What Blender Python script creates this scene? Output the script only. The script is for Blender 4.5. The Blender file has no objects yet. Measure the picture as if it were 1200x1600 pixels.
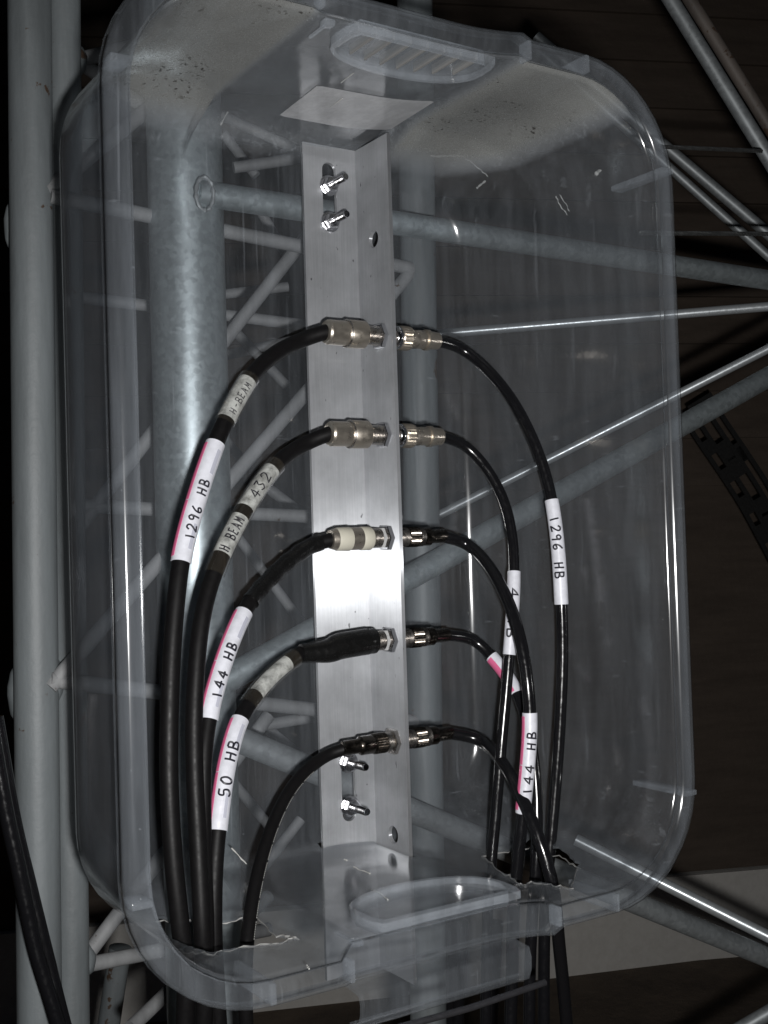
import bpy, bmesh, math, random
from mathutils import Vector, Matrix
random.seed(7)
sc = bpy.context.scene
C = sc.collection
R = math.radians

# ------------------------------------------------------------------ camera
CAM = Vector((-.4985, -.7964, -.0383)); YAW, PIT, ROL, FPX = .5750, .0255, -.0313, 1826.7
_f = Vector((math.sin(YAW)*math.cos(PIT), math.cos(YAW)*math.cos(PIT), math.sin(PIT)))
_r = Vector((math.cos(YAW), -math.sin(YAW), 0)); _u = _r.cross(_f)
FW = _f; RT = math.cos(ROL)*_r + math.sin(ROL)*_u; UP = -math.sin(ROL)*_r + math.cos(ROL)*_u
cd = bpy.data.cameras.new('camera'); cam = bpy.data.objects.new('camera', cd); C.objects.link(cam)
m = Matrix((RT, UP, -FW)).transposed().to_4x4(); m.translation = CAM; cam.matrix_world = m
cd.sensor_fit = 'VERTICAL'; cd.sensor_height = 36; cd.lens = FPX/1600*36; cd.clip_start = .01; cd.clip_end = 200
sc.camera = cam

def ray(px, py): return FW*FPX + RT*(px-600) - UP*(py-800)
def at(px, py, d): return CAM + ray(px, py)*(d/FPX)             # point at a distance along the view axis
def onY(px, py, Y): r = ray(px, py); return CAM + r*((Y-CAM.y)/r.y)
def onZ(px, py, Z): r = ray(px, py); return CAM + r*((Z-CAM.z)/r.z)
def pix(P):
    d = P-CAM; z = d.dot(FW); return 600+FPX*d.dot(RT)/z, 800-FPX*d.dot(UP)/z

# ------------------------------------------------------------------ world (night) and the camera's flash
w = bpy.data.worlds.new('World'); sc.world = w; w.use_nodes = True
bg = w.node_tree.nodes['Background']; bg.inputs[0].default_value = (.35, .45, .7, 1); bg.inputs[1].default_value = .006
fl = bpy.data.lights.new('camera_flash', 'AREA'); fl.shape = 'RECTANGLE'; fl.size = .030; fl.size_y = .018
fl.energy = 6.4; fl.color = (1, .985, .97); fl.spread = R(150)
flo = bpy.data.objects.new('camera_flash', fl); C.objects.link(flo)
FP = CAM + RT*.042 - UP*.048 - FW*.01
m = Matrix((RT, UP, -FW)).transposed().to_4x4(); m.translation = FP; flo.matrix_world = m
sc.view_settings.view_transform = 'Standard'; sc.view_settings.look = 'None'
sc.view_settings.exposure = 0; sc.view_settings.gamma = 1
sc.cycles.transparent_max_bounces = 32; sc.cycles.max_bounces = 10

# ------------------------------------------------------------------ materials
def mat(name):
    m = bpy.data.materials.new(name); m.use_nodes = True
    nt = m.node_tree; return m, nt, nt.nodes['Principled BSDF']
def N(nt, t, **k):
    n = nt.nodes.new(t)
    for a, b in k.items(): setattr(n, a, b)
    return n
def noise(nt, scale, detail=4, rough=.6, stretch=None, typ='ShaderNodeTexNoise'):
    tc = N(nt, 'ShaderNodeTexCoord'); n = N(nt, typ)
    n.inputs['Scale'].default_value = scale
    if typ == 'ShaderNodeTexNoise': n.inputs['Detail'].default_value = detail; n.inputs['Roughness'].default_value = rough
    if stretch:
        mp = N(nt, 'ShaderNodeMapping'); mp.inputs['Scale'].default_value = stretch
        nt.links.new(tc.outputs['Object'], mp.inputs[0]); nt.links.new(mp.outputs[0], n.inputs['Vector'])
    else: nt.links.new(tc.outputs['Object'], n.inputs['Vector'])
    return n
def ramp(nt, src, stops):
    r = N(nt, 'ShaderNodeValToRGB'); e = r.color_ramp.elements
    while len(e) < len(stops): e.new(.5)
    for i, (p, c) in enumerate(stops):
        e[i].position = p; e[i].color = (*c, 1) if len(c) == 3 else c
    nt.links.new(src, r.inputs[0]); return r
def g(v): return (v, v, v)
def bump(nt, b, src, strength, dist=.001):
    n = N(nt, 'ShaderNodeBump'); n.inputs['Strength'].default_value = strength; n.inputs['Distance'].default_value = dist
    nt.links.new(src, n.inputs['Height']); nt.links.new(n.outputs[0], b.inputs['Normal']); return n
def simple(name, col, rough=.5, metal=0, sp=.5):
    m, nt, b = mat(name); b.inputs['Base Color'].default_value = (*col, 1); b.inputs['Roughness'].default_value = rough
    b.inputs['Metallic'].default_value = metal; b.inputs['Specular IOR Level'].default_value = sp
    n = noise(nt, 260, 3); bump(nt, b, n.outputs['Fac'], .12, .0004)
    r = ramp(nt, n.outputs['Fac'], [(.3, g(max(0, rough-.08))), (.7, g(min(1, rough+.08)))])
    nt.links.new(r.outputs[0], b.inputs['Roughness'])
    return m

def plastic(name, haze=.16, tint=(.60, .65, .71), gloss=.13, dust=False):
    m, nt, b = mat(name); nt.nodes.remove(b); out = nt.nodes['Material Output']; L = nt.links.new
    tr = N(nt, 'ShaderNodeBsdfTransparent'); tr.inputs[0].default_value = (.95, .957, .965, 1)
    df = N(nt, 'ShaderNodeBsdfDiffuse'); df.inputs[0].default_value = (*tint, 1)
    tl = N(nt, 'ShaderNodeBsdfTranslucent'); tl.inputs[0].default_value = (*tint, 1)
    dt = N(nt, 'ShaderNodeMixShader'); dt.inputs[0].default_value = .25; L(df.outputs[0], dt.inputs[1]); L(tl.outputs[0], dt.inputs[2])
    n1 = noise(nt, 8, 6, .65, (1.3, 1, .35)); n2 = noise(nt, 60, 4, .7, (1.6, 1, .12))
    r1 = ramp(nt, n1.outputs['Fac'], [(.34, g(haze*.45)), (.68, g(haze*1.45))])
    r2 = ramp(nt, n2.outputs['Fac'], [(.42, g(0)), (.75, g(haze*1.1))])
    a = N(nt, 'ShaderNodeMath', operation='ADD'); L(r1.outputs[0], a.inputs[0]); L(r2.outputs[0], a.inputs[1])
    lw = N(nt, 'ShaderNodeLayerWeight'); lw.inputs['Blend'].default_value = .35
    mu = N(nt, 'ShaderNodeMath', operation='MULTIPLY_ADD'); mu.inputs[1].default_value = haze*2.6
    L(lw.outputs['Facing'], mu.inputs[0]); L(a.outputs[0], mu.inputs[2])
    n3 = noise(nt, 520, 2, .4); r3 = ramp(nt, n3.outputs['Fac'], [(.765, g(0)), (.79, g(.14))])
    n4 = noise(nt, 70, 3, .5, (5, 1, .10)); r4 = ramp(nt, n4.outputs['Fac'], [(.66, g(0)), (.72, g(.07))])
    n5 = noise(nt, 55, 3, .5, (.6, 1, 4)); r5 = ramp(nt, n5.outputs['Fac'], [(.70, g(0)), (.74, g(.05))])
    fac = mu
    for q_ in (r3, r4, r5):
        aq = N(nt, 'ShaderNodeMath', operation='ADD', use_clamp=True); L(fac.outputs[0], aq.inputs[0]); L(q_.outputs[0], aq.inputs[1]); fac = aq
    if dust:        # dirt that has settled on the box's upper end
        tc = N(nt, 'ShaderNodeTexCoord'); sx = N(nt, 'ShaderNodeSeparateXYZ'); L(tc.outputs['Object'], sx.inputs[0])
        mr = N(nt, 'ShaderNodeMapRange'); mr.inputs[1].default_value = .262; mr.inputs[2].default_value = .274; L(sx.outputs[2], mr.inputs[0])
        d1 = noise(nt, 7, 6, .6); dr = ramp(nt, d1.outputs['Fac'], [(.3, g(.24)), (.65, g(.45))])
        d2 = noise(nt, 700, 2, .6); dr2 = ramp(nt, d2.outputs['Fac'], [(.35, g(.9)), (.65, g(1.1))])
        xa = N(nt, 'ShaderNodeMath', operation='ADD'); L(sx.outputs[0], xa.inputs[0]); xa.inputs[1].default_value = .0655
        xb = N(nt, 'ShaderNodeMath', operation='ABSOLUTE'); L(xa.outputs[0], xb.inputs[0])
        xm = N(nt, 'ShaderNodeMapRange'); xm.inputs[1].default_value = .077; xm.inputs[2].default_value = .083; xm.inputs[3].default_value = .22; L(xb.outputs[0], xm.inputs[0])
        mq = N(nt, 'ShaderNodeMath', operation='MULTIPLY'); L(mr.outputs[0], mq.inputs[0]); L(xm.outputs[0], mq.inputs[1]); mr = mq
        q = N(nt, 'ShaderNodeMath', operation='MULTIPLY'); L(mr.outputs[0], q.inputs[0]); L(dr.outputs[0], q.inputs[1])
        q2 = N(nt, 'ShaderNodeMath', operation='MULTIPLY'); L(q.outputs[0], q2.inputs[0]); L(dr2.outputs[0], q2.inputs[1])
        ad = N(nt, 'ShaderNodeMath', operation='ADD', use_clamp=True); L(fac.outputs[0], ad.inputs[0]); L(q2.outputs[0], ad.inputs[1]); fac = ad
        lo = N(nt, 'ShaderNodeMapRange'); lo.inputs[1].default_value = -.266; lo.inputs[2].default_value = -.273; lo.inputs[3].default_value = 0; lo.inputs[4].default_value = .035; L(sx.outputs[2], lo.inputs[0])
        lm = N(nt, 'ShaderNodeMath', operation='MULTIPLY'); L(lo.outputs[0], lm.inputs[0]); L(dr2.outputs[0], lm.inputs[1])
        ad3 = N(nt, 'ShaderNodeMath', operation='ADD', use_clamp=True); L(fac.outputs[0], ad3.inputs[0]); L(lm.outputs[0], ad3.inputs[1]); fac = ad3
        sp = noise(nt, 300, 2, .45); sm = noise(nt, 16, 3); 
        s1 = ramp(nt, sp.outputs['Fac'], [(.605, g(0)), (.65, g(1))]); s2 = ramp(nt, sm.outputs['Fac'], [(.40, g(0)), (.6, g(.9))])
        sq = N(nt, 'ShaderNodeMath', operation='MULTIPLY'); L(s1.outputs[0], sq.inputs[0]); L(s2.outputs[0], sq.inputs[1])
        sq2 = N(nt, 'ShaderNodeMath', operation='MULTIPLY'); L(sq.outputs[0], sq2.inputs[0]); L(mr.outputs[0], sq2.inputs[1])
        cm = N(nt, 'ShaderNodeMix', data_type='RGBA'); L(mr.outputs[0], cm.inputs[0])
        cm.inputs[6].default_value = (*tint, 1); cm.inputs[7].default_value = (.42, .43, .42, 1)
        cm2 = N(nt, 'ShaderNodeMix', data_type='RGBA'); L(sq2.outputs[0], cm2.inputs[0]); L(cm.outputs[2], cm2.inputs[6]); cm2.inputs[7].default_value = (.02, .017, .014, 1)
        L(cm2.outputs[2], df.inputs[0]); L(cm2.outputs[2], tl.inputs[0])
        ad2 = N(nt, 'ShaderNodeMath', operation='ADD', use_clamp=True); L(fac.outputs[0], ad2.inputs[0]); L(sq2.outputs[0], ad2.inputs[1]); fac = ad2
    mx = N(nt, 'ShaderNodeMixShader'); L(fac.outputs[0], mx.inputs[0]); L(tr.outputs[0], mx.inputs[1]); L(dt.outputs[0], mx.inputs[2])
    gl = N(nt, 'ShaderNodeBsdfGlossy'); gl.inputs['Roughness'].default_value = gloss
    bn = noise(nt, 14, 4, .55, (1, 1, .35)); bp_ = N(nt, 'ShaderNodeBump'); bp_.inputs['Strength'].default_value = .25; bp_.inputs['Distance'].default_value = .003
    L(bn.outputs['Fac'], bp_.inputs['Height']); L(bp_.outputs[0], gl.inputs['Normal'])
    ge = N(nt, 'ShaderNodeNewGeometry'); dp = N(nt, 'ShaderNodeVectorMath', operation='DOT_PRODUCT'); L(ge.outputs['Incoming'], dp.inputs[0]); L(ge.outputs['Normal'], dp.inputs[1])
    ab = N(nt, 'ShaderNodeMath', operation='ABSOLUTE'); L(dp.outputs['Value'], ab.inputs[0])
    om = N(nt, 'ShaderNodeMath', operation='SUBTRACT', use_clamp=True); om.inputs[0].default_value = 1; L(ab.outputs[0], om.inputs[1])
    pw = N(nt, 'ShaderNodeMath', operation='POWER'); L(om.outputs[0], pw.inputs[0]); pw.inputs[1].default_value = 5
    fr = N(nt, 'ShaderNodeMath', operation='MULTIPLY_ADD'); L(pw.outputs[0], fr.inputs[0]); fr.inputs[1].default_value = .9; fr.inputs[2].default_value = .035
    m2 = N(nt, 'ShaderNodeMixShader'); L(fr.outputs[0], m2.inputs[0]); L(mx.outputs[0], m2.inputs[1]); L(gl.outputs[0], m2.inputs[2])
    L(m2.outputs[0], out.inputs[0]); return m

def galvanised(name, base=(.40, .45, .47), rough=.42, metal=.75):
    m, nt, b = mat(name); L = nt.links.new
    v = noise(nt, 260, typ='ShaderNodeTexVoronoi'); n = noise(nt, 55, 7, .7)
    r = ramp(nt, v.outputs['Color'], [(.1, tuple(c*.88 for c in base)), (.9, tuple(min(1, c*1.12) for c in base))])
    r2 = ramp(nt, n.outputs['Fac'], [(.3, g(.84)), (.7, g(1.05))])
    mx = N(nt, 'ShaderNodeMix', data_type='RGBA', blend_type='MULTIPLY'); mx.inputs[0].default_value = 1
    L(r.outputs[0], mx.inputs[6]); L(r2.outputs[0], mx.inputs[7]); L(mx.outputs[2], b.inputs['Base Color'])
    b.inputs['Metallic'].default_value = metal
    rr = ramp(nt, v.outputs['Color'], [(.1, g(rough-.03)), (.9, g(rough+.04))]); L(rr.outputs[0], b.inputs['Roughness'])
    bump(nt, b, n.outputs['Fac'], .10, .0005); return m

def paint(name, base, rough=.55, rust=.615):
    m, nt, b = mat(name); L = nt.links.new
    n = noise(nt, 34, 7, .68); n2 = noise(nt, 30, 6, .65, (1, 1, .09))
    r = ramp(nt, n2.outputs['Fac'], [(.32, tuple(c*.60 for c in base)), (.66, tuple(c*1.14 for c in base))])
    k = ramp(nt, n.outputs['Fac'], [(rust, g(0)), (rust+.02, g(1))])
    mx = N(nt, 'ShaderNodeMix', data_type='RGBA'); L(k.outputs[0], mx.inputs[0]); L(r.outputs[0], mx.inputs[6]); mx.inputs[7].default_value = (.055, .034, .022, 1)
    L(mx.outputs[2], b.inputs['Base Color']); b.inputs['Roughness'].default_value = rough; bump(nt, b, n.outputs['Fac'], .55, .0016); return m

def paper(name, col, dirt=.1):
    m, nt, b = mat(name); L = nt.links.new; n = noise(nt, 150, 5, .65); n2 = noise(nt, 55, 3)
    r = ramp(nt, n.outputs['Fac'], [(.3, tuple(c*(1-dirt*1.6) for c in col)), (.6, col)]); L(r.outputs[0], b.inputs['Base Color']); b.inputs['Roughness'].default_value = .42
    bump(nt, b, n2.outputs['Fac'], .5, .0016); return m
def aluminium():
    m, nt, b = mat('brushed_aluminium'); nt.nodes.remove(b); L = nt.links.new; out = nt.nodes['Material Output']
    n = noise(nt, 900, 4, .7, (1, 1, .02)); n2 = noise(nt, 30, 5, .6)
    sc_ = noise(nt, 240, 2, .5, (1, 1, .5))
    c = ramp(nt, n.outputs['Fac'], [(.25, (.44, .455, .48)), (.75, (.54, .555, .58))])
    c2 = ramp(nt, n2.outputs['Fac'], [(.3, g(.74)), (.7, g(1.0))])
    pit = ramp(nt, sc_.outputs['Fac'], [(.22, g(.35)), (.27, g(1))])
    mx = N(nt, 'ShaderNodeMix', data_type='RGBA', blend_type='MULTIPLY'); mx.inputs[0].default_value = 1; L(c.outputs[0], mx.inputs[6]); L(c2.outputs[0], mx.inputs[7])
    mx2 = N(nt, 'ShaderNodeMix', data_type='RGBA', blend_type='MULTIPLY'); mx2.inputs[0].default_value = 1; L(mx.outputs[2], mx2.inputs[6]); L(pit.outputs[0], mx2.inputs[7])
    gl = N(nt, 'ShaderNodeBsdfAnisotropic'); gl.inputs['Roughness'].default_value = .43; gl.inputs['Anisotropy'].default_value = .80
    tn = N(nt, 'ShaderNodeCombineXYZ'); tn.inputs[2].default_value = 1; L(tn.outputs[0], gl.inputs['Tangent']); gl.inputs['Rotation'].default_value = 0
    g2 = N(nt, 'ShaderNodeBsdfAnisotropic'); g2.inputs['Roughness'].default_value = .62; g2.inputs['Anisotropy'].default_value = .6; L(tn.outputs[0], g2.inputs['Tangent']); L(mx2.outputs[2], g2.inputs['Color'])
    gm_ = N(nt, 'ShaderNodeMixShader'); gm_.inputs[0].default_value = .30; L(gl.outputs[0], gm_.inputs[1]); L(g2.outputs[0], gm_.inputs[2])
    df = N(nt, 'ShaderNodeBsdfDiffuse'); L(mx2.outputs[2], gl.inputs['Color']); L(mx2.outputs[2], df.inputs['Color'])
    bpn = N(nt, 'ShaderNodeBump'); bpn.inputs['Strength'].default_value = .08; bpn.inputs['Distance'].default_value = .0004
    L(n.outputs['Fac'], bpn.inputs['Height']); L(bpn.outputs[0], gl.inputs['Normal'])
    ms = N(nt, 'ShaderNodeMixShader'); ms.inputs[0].default_value = .58; L(df.outputs[0], ms.inputs[1]); L(gm_.outputs[0], ms.inputs[2]); L(ms.outputs[0], out.inputs[0])
    return m

M = dict(
    box=plastic('cloudy_plastic', .030, dust=True), boxrib=plastic('cloudy_plastic_thick', .075), rim=plastic('cloudy_plastic_rim', .036, gloss=.16),
    torn=simple('torn_plastic_edge', (.22, .22, .215), .5), tape=plastic('clear_tape', .012, (.5, .42, .3), .09),
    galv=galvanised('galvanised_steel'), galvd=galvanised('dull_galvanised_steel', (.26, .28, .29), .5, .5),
    shiny=simple('bright_galvanised_rod', (.42, .45, .47), .34, .55), rusty=paint('rusted_steel', (.10, .085, .075), .6, .56),
    paint=paint('pale_grey_paint', (.130, .145, .152), .55, .64), paintb=paint('pale_grey_brace_paint', (.205, .21, .215), .65, .64),
    alu=aluminium(), jacket=simple('black_cable_jacket', (.0045, .0042, .0045), .5, 0, .2), gjacket=simple('glossy_black_cable_jacket', (.006, .006, .007), .19, 0, .6), shrink=simple('black_heat_shrink', (.006, .006, .006), .26),
    nickel=simple('satin_nickel', (.56, .51, .44), .34, .9), chrome=simple('dark_polished_nickel', (.55, .52, .49), .27, 1),
    cream=simple('cream_boot', (.52, .50, .42), .5), zinc=simple('zinc_plated_steel', (.72, .72, .74), .17, 1),
    white=paper('white_label_paper', (.66, .67, .73)), oldw=paper('aged_label_paper', (.64, .64, .60), .45), pink=simple('pink_label_stripe', (.66, .13, .27), .42),
    greyp=simple('grey_label_print', (.44, .45, .52), .42), ink=simple('black_marker_ink', (.012, .012, .02), .5),
    wire=galvanised('twisted_wire_steel', (.30, .31, .31), .35, .9), black=simple('strip_shadow_black', (.004, .004, .004), .8),
    darkrod=simple('dark_steel_rod', (.10, .10, .11), .35, .8), lip=plastic('cloudy_plastic_lip', .115), sticker=plastic('white_sticker_film', .30, (.66, .67, .69), .3),
    blackchrome=simple('dark_plated_connector', (.13, .115, .10), .24, 1), glintnut=simple('glint_pale_nut', (.62, .62, .62), .3, .3), crease_glint=simple('glint_creased_plastic', (.5, .5, .48), .2), weld=simple('weld_bead', (.5, .5, .48), .3, .8), print=simple('white_cable_print', (.42, .42, .4), .5),
)

# ------------------------------------------------------------------ mesh helpers
def finish(bm, name, material, parent=None, smooth=True, ang=40):
    bmesh.ops.recalc_face_normals(bm, faces=bm.faces[:])
    me = bpy.data.meshes.new(name); bm.to_mesh(me); bm.free()
    if smooth:
        for p in me.polygons: p.use_smooth = True
        me.set_sharp_from_angle(angle=R(ang))
    mats = material if isinstance(material, (list, tuple)) else [material]
    for q in mats: me.materials.append(q)
    o = bpy.data.objects.new(name, me); C.objects.link(o)
    if parent: o.parent = parent; o.matrix_parent_inverse = parent.matrix_world.inverted() if False else Matrix.Translation(-parent.location)
    return o
def thing(name, label, cat, loc=(0, 0, 0), group=None):
    o = bpy.data.objects.new(name, None); C.objects.link(o); o.location = loc; o.empty_display_size = .01
    o['label'] = label; o['category'] = cat
    if group: o['group'] = group
    return o
def tag(o, label, cat, group=None):
    o['label'] = label; o['category'] = cat
    if group: o['group'] = group
    return o
def spline(pts, n=8):
    out = []; P = [Vector(p) for p in pts]; P = [2*P[0]-P[1]] + P + [2*P[-1]-P[-2]]
    for i in range(1, len(P)-2):
        a, b, c, d = P[i-1:i+3]
        for k in range(n):
            t = k/n; out.append(.5*((2*b)+(c-a)*t+(2*a-5*b+4*c-d)*t*t+(3*b-a-3*c+d)*t**3))
    out.append(P[-2]); return out
def frames(path):
    T = []
    for i in range(len(path)):
        t = path[min(i+1, len(path)-1)]-path[max(i-1, 0)]; T.append(t.normalized())
    n = T[0].orthogonal().normalized(); F = []
    for t in T:
        n = (n-t*n.dot(t)).normalized(); F.append((t, n, t.cross(n)))
    return F
def tube(bm, path, r, ns=16, cap=True):
    path = [Vector(p) for p in path]; F = frames(path); rings = []
    for i, (p, (t, n, b)) in enumerate(zip(path, F)):
        rr = r[i] if isinstance(r, (list, tuple)) else r
        rings.append([bm.verts.new(p+(n*math.cos(a)+b*math.sin(a))*rr) for a in [2*math.pi*k/ns for k in range(ns)]])
    for A, B in zip(rings, rings[1:]):
        for k in range(ns): bm.faces.new((A[k], A[(k+1) % ns], B[(k+1) % ns], B[k]))
    if cap: bm.faces.new(rings[0][::-1]); bm.faces.new(rings[-1])
def lathe(bm, p0, ax, prof, ns=32, phase=0):      # prof: (distance, radius) or (distance, radius, 6) for a hexagon
    ax = Vector(ax).normalized(); n = ax.orthogonal().normalized(); b = ax.cross(n); rings = []
    for q in prof:
        d, r = q[0], q[1]; ring = []
        for k in range(ns):
            a = 2*math.pi*k/ns+phase; rr = r
            if len(q) > 2:
                if q[2] == 6: s = ((a-phase) % (math.pi/3))-math.pi/6; rr = r*math.cos(math.pi/6)/math.cos(s)
                elif q[2] == 1: rr = r*(1.0 if k % 2 else .955)
            ring.append(bm.verts.new(Vector(p0)+ax*d+(n*math.cos(a)+b*math.sin(a))*rr))
        rings.append(ring)
    for A, B in zip(rings, rings[1:]):
        for k in range(ns): bm.faces.new((A[k], A[(k+1) % ns], B[(k+1) % ns], B[k]))
    bm.faces.new(rings[0][::-1]); bm.faces.new(rings[-1])
def boxm(bm, lo, hi, mtx=None, bev=0):
    vs = [Vector((x, y, z)) for x in (lo[0], hi[0]) for y in (lo[1], hi[1]) for z in (lo[2], hi[2])]
    if mtx: vs = [mtx @ v for v in vs]
    v = [bm.verts.new(p) for p in vs]; fs = []
    for f in ((0, 1, 3, 2), (4, 6, 7, 5), (0, 4, 5, 1), (2, 3, 7, 6), (0, 2, 6, 4), (1, 5, 7, 3)): fs.append(bm.faces.new([v[i] for i in f]))
    if bev: bmesh.ops.bevel(bm, geom=list({e for f in fs for e in f.edges}), offset=bev, segments=2, affect='EDGES', profile=.5)
def prism(bm, pts, vec):      # closed outline extruded along vec
    vec = Vector(vec); a = [bm.verts.new(Vector(p)) for p in pts]; b = [bm.verts.new(Vector(p)+vec) for p in pts]; n = len(pts)
    for i in range(n): bm.faces.new((a[i], a[(i+1) % n], b[(i+1) % n], b[i]))
    bm.faces.new(a[::-1]); bm.faces.new(b)

def resample(P, n):
    L = [0]
    for a, b in zip(P, P[1:]): L.append(L[-1]+(b-a).length)
    out = []; j = 0
    for k in range(n):
        s = L[-1]*k/(n-1)
        while j < len(L)-2 and L[j+1] < s: j += 1
        t = (s-L[j])/max(1e-9, L[j+1]-L[j]); out.append(P[j].lerp(P[j+1], min(1, max(0, t))))
    return out, L[-1]
# ------------------------------------------------------------------ setting: dark siding wall of a house, foundation, ground
GZ = -1.30
wa = at(1060, 1361, 2.65); 
# wall runs nearly square to the view, its right end farther away
wd = (_r*math.cos(R(10))+Vector((FW.x, FW.y, 0)).normalized()*math.sin(R(10))).normalized()
wn = Vector((wd.y, -wd.x, 0)); 
if wn.dot(FW) > 0: wn = -wn
W0 = Vector((wa.x, wa.y, 0)); zf = wa.z; zg = zf-.203
def wpt(s, z, o=0): v = W0+wd*s+wn*o; return Vector((v.x, v.y, z))
SL, SR = -2.1, 4.0
house = thing('house', 'dark brown lap sided house wall above a pale foundation behind the tower', 'house', (W0.x, W0.y, zg))
bm = bmesh.new(); lap = .109; z = zf
while z < 2.2:
    pr = [wpt(SL, z, .012), wpt(SL, z+lap, .002), wpt(SL, z+lap, -.02), wpt(SL, z, -.02)]
    prism(bm, pr, wd*(SR-SL)); z += lap
ms, nt, b = mat('dark_brown_siding'); n = noise(nt, 6, 7, .65, (1, 1, 6)); n2 = noise(nt, 60, 4, .6)
r = ramp(nt, n.outputs['Fac'], [(.3, (.072, .054, .041)), (.7, (.110, .084, .065))]); nt.links.new(r.outputs[0], b.inputs['Base Color'])
b.inputs['Roughness'].default_value = .8; bump(nt, b, n2.outputs['Fac'], .4, .004)
finish(bm, 'siding', ms, house, smooth=False)
bm = bmesh.new(); prism(bm, [wpt(SL, zg-.3, .03), wpt(SL, zf-.003, .03), wpt(SL, zf-.003, -.02), wpt(SL, zg-.3, -.02)], wd*(SR-SL))
mf, nt, b = mat('pale_concrete'); n = noise(nt, 40, 8, .7); n2 = noise(nt, 5, 4)
r = ramp(nt, n.outputs['Fac'], [(.27, (.14, .13, .12)), (.31, (.66, .64, .60)), (.75, (.78, .76, .72))]); nt.links.new(r.outputs[0], b.inputs['Base Color'])
b.inputs['Roughness'].default_value = .9; bump(nt, b, n.outputs['Fac'], .5, .004)
finish(bm, 'foundation', mf, house, smooth=False)
bm = bmesh.new(); bmesh.ops.create_grid(bm, x_segments=120, y_segments=120, size=30)
for v in bm.verts:
    v.co.z = zg + .012*math.sin(v.co.x*3.1)*math.cos(v.co.y*2.7)
gm, nt, b = mat('bare_earth'); n = noise(nt, 9, 9, .7); r = ramp(nt, n.outputs['Fac'], [(.3, (.08, .06, .045)), (.7, (.17, .13, .095))])
nt.links.new(r.outputs[0], b.inputs['Base Color']); b.inputs['Roughness'].default_value = .95; bump(nt, b, n.outputs['Fac'], .8, .02)
gr = finish(bm, 'ground', gm); gr['kind'] = 'structure'; gr['label'] = 'dark bare earth at the foot of the house'

# ------------------------------------------------------------------ painted lattice mast (left legs, braces seen through the box, right leg)
def seg(name, a, b, r, material, parent, ns=16, flat=None):
    bm = bmesh.new(); n = 6; a = Vector(a); b = Vector(b)
    tube(bm, [a.lerp(b, k/n) for k in range(n+1)], r, ns); return finish(bm, name, material, parent)
def ext(a, b, t0, t1): return a+(b-a)*t0, a+(b-a)*t1
mast = thing('lattice_mast', 'pale grey painted lattice mast standing left of and behind the plastic box', 'lattice mast', (-.25, .06, zg))
def leg(pa, pb, da, db, r, t0=-.6, t1=1.6):
    a = at(*pa, da); b = at(*pb, db); a, b = ext(a, b, t0, t1); return seg('leg', a, b, r, M['paint'], mast, 32)
leg((47, 100), (61, 1500), .875, .85, .0160)
leg((100, 100), (112, 1500), .893, .872, .0128)
leg((652, 300), (668, 1500), 1.05, 1.03, .0160)
leg((185, 1500), (170, 1600), 1.25, 1.25, .012, -.2, 4)
def brace(pa, pb, da, db, r=.0058, t0=0, t1=1):
    a, b = ext(at(*pa, da), at(*pb, db), t0, t1); return seg('brace', a, b, r, M['paintb'], mast)
NODE = []
brace((78, 306), (650, 421), .868, 1.04); brace((650, 416), (78, 1074), 1.04, .850)
brace((78, 1062), (660, 1128), .850, 1.03); brace((120, 828), (650, 150), .955, 1.08)
brace((120, 790), (655, 815), .955, 1.07); brace((105, 462), (655, 530), .99, 1.1, .0052)
brace((128, 92), (650, -30), .93, 1.05); brace((122, 95), (240, 178), .93, 1.0)
brace((72, 300), (235, 168), .868, .97)
brace((330, 560), (600, 500), 1.2, 1.25, .0052); brace((330, 462), (450, 448), 1.18, 1.2, .005)
brace((365, 262), (600, 228), 1.12, 1.16, .0055); brace((345, 180), (460, 232), 1.16, 1.18, .005)
brace((350, 210), (400, 275), 1.2, 1.2, .005)
brace((390, 300), (445, 395), 1.18, 1.18, .005); brace((360, 510), (450, 605), 1.2, 1.2, .005); brace((405, 752), (600, 900), 1.18, 1.22, .0055)
brace((345, 680), (380, 720), 1.2, 1.2, .005); brace((365, 830), (480, 985), 1.2, 1.22, .005)
brace((458, 1005), (385, 1135), 1.12, 1.12, .0055); brace((390, 1137), (640, 1095), 1.12, 1.16, .0055)
brace((420, 1140), (480, 1190), 1.15, 1.15, .005); brace((350, 1205), (420, 1290), 1.15, 1.18, .005)
brace((470, 1280), (400, 1370), 1.15, 1.12, .005)
brace((132, 1508), (420, 1452), .885, 1.0); brace((130, 1500), (420, 1118), .885, 1.0); 
brace((205, 1605), (420, 1400), .95, 1.1, .006)
def blob(p, r, name='weld_node'):
    bm = bmesh.new(); bmesh.ops.create_icosphere(bm, subdivisions=3, radius=1)
    for v in bm.verts:
        k = 1+.05*math.sin(v.co.x*7+p.x*90)*math.cos(v.co.z*6+p.z*50); v.co = Vector(p)+Vector((v.co.x*r[0]*k, v.co.y*r[1]*k, v.co.z*r[2]*k))
    return finish(bm, name, M['paint'], mast, ang=80)
blob(at(78, 308, .885), (.010, .011, .015)); blob(at(78, 1062, .865), (.011, .011, .019)); blob(at(131, 1500, .885), (.009, .010, .013)); blob(at(118, 95, .915), (.009, .010, .013))
blob(at(20, 355, .885), (.0065, .007, .020)); blob(at(28, 1085, .865), (.0075, .008, .022))

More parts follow.
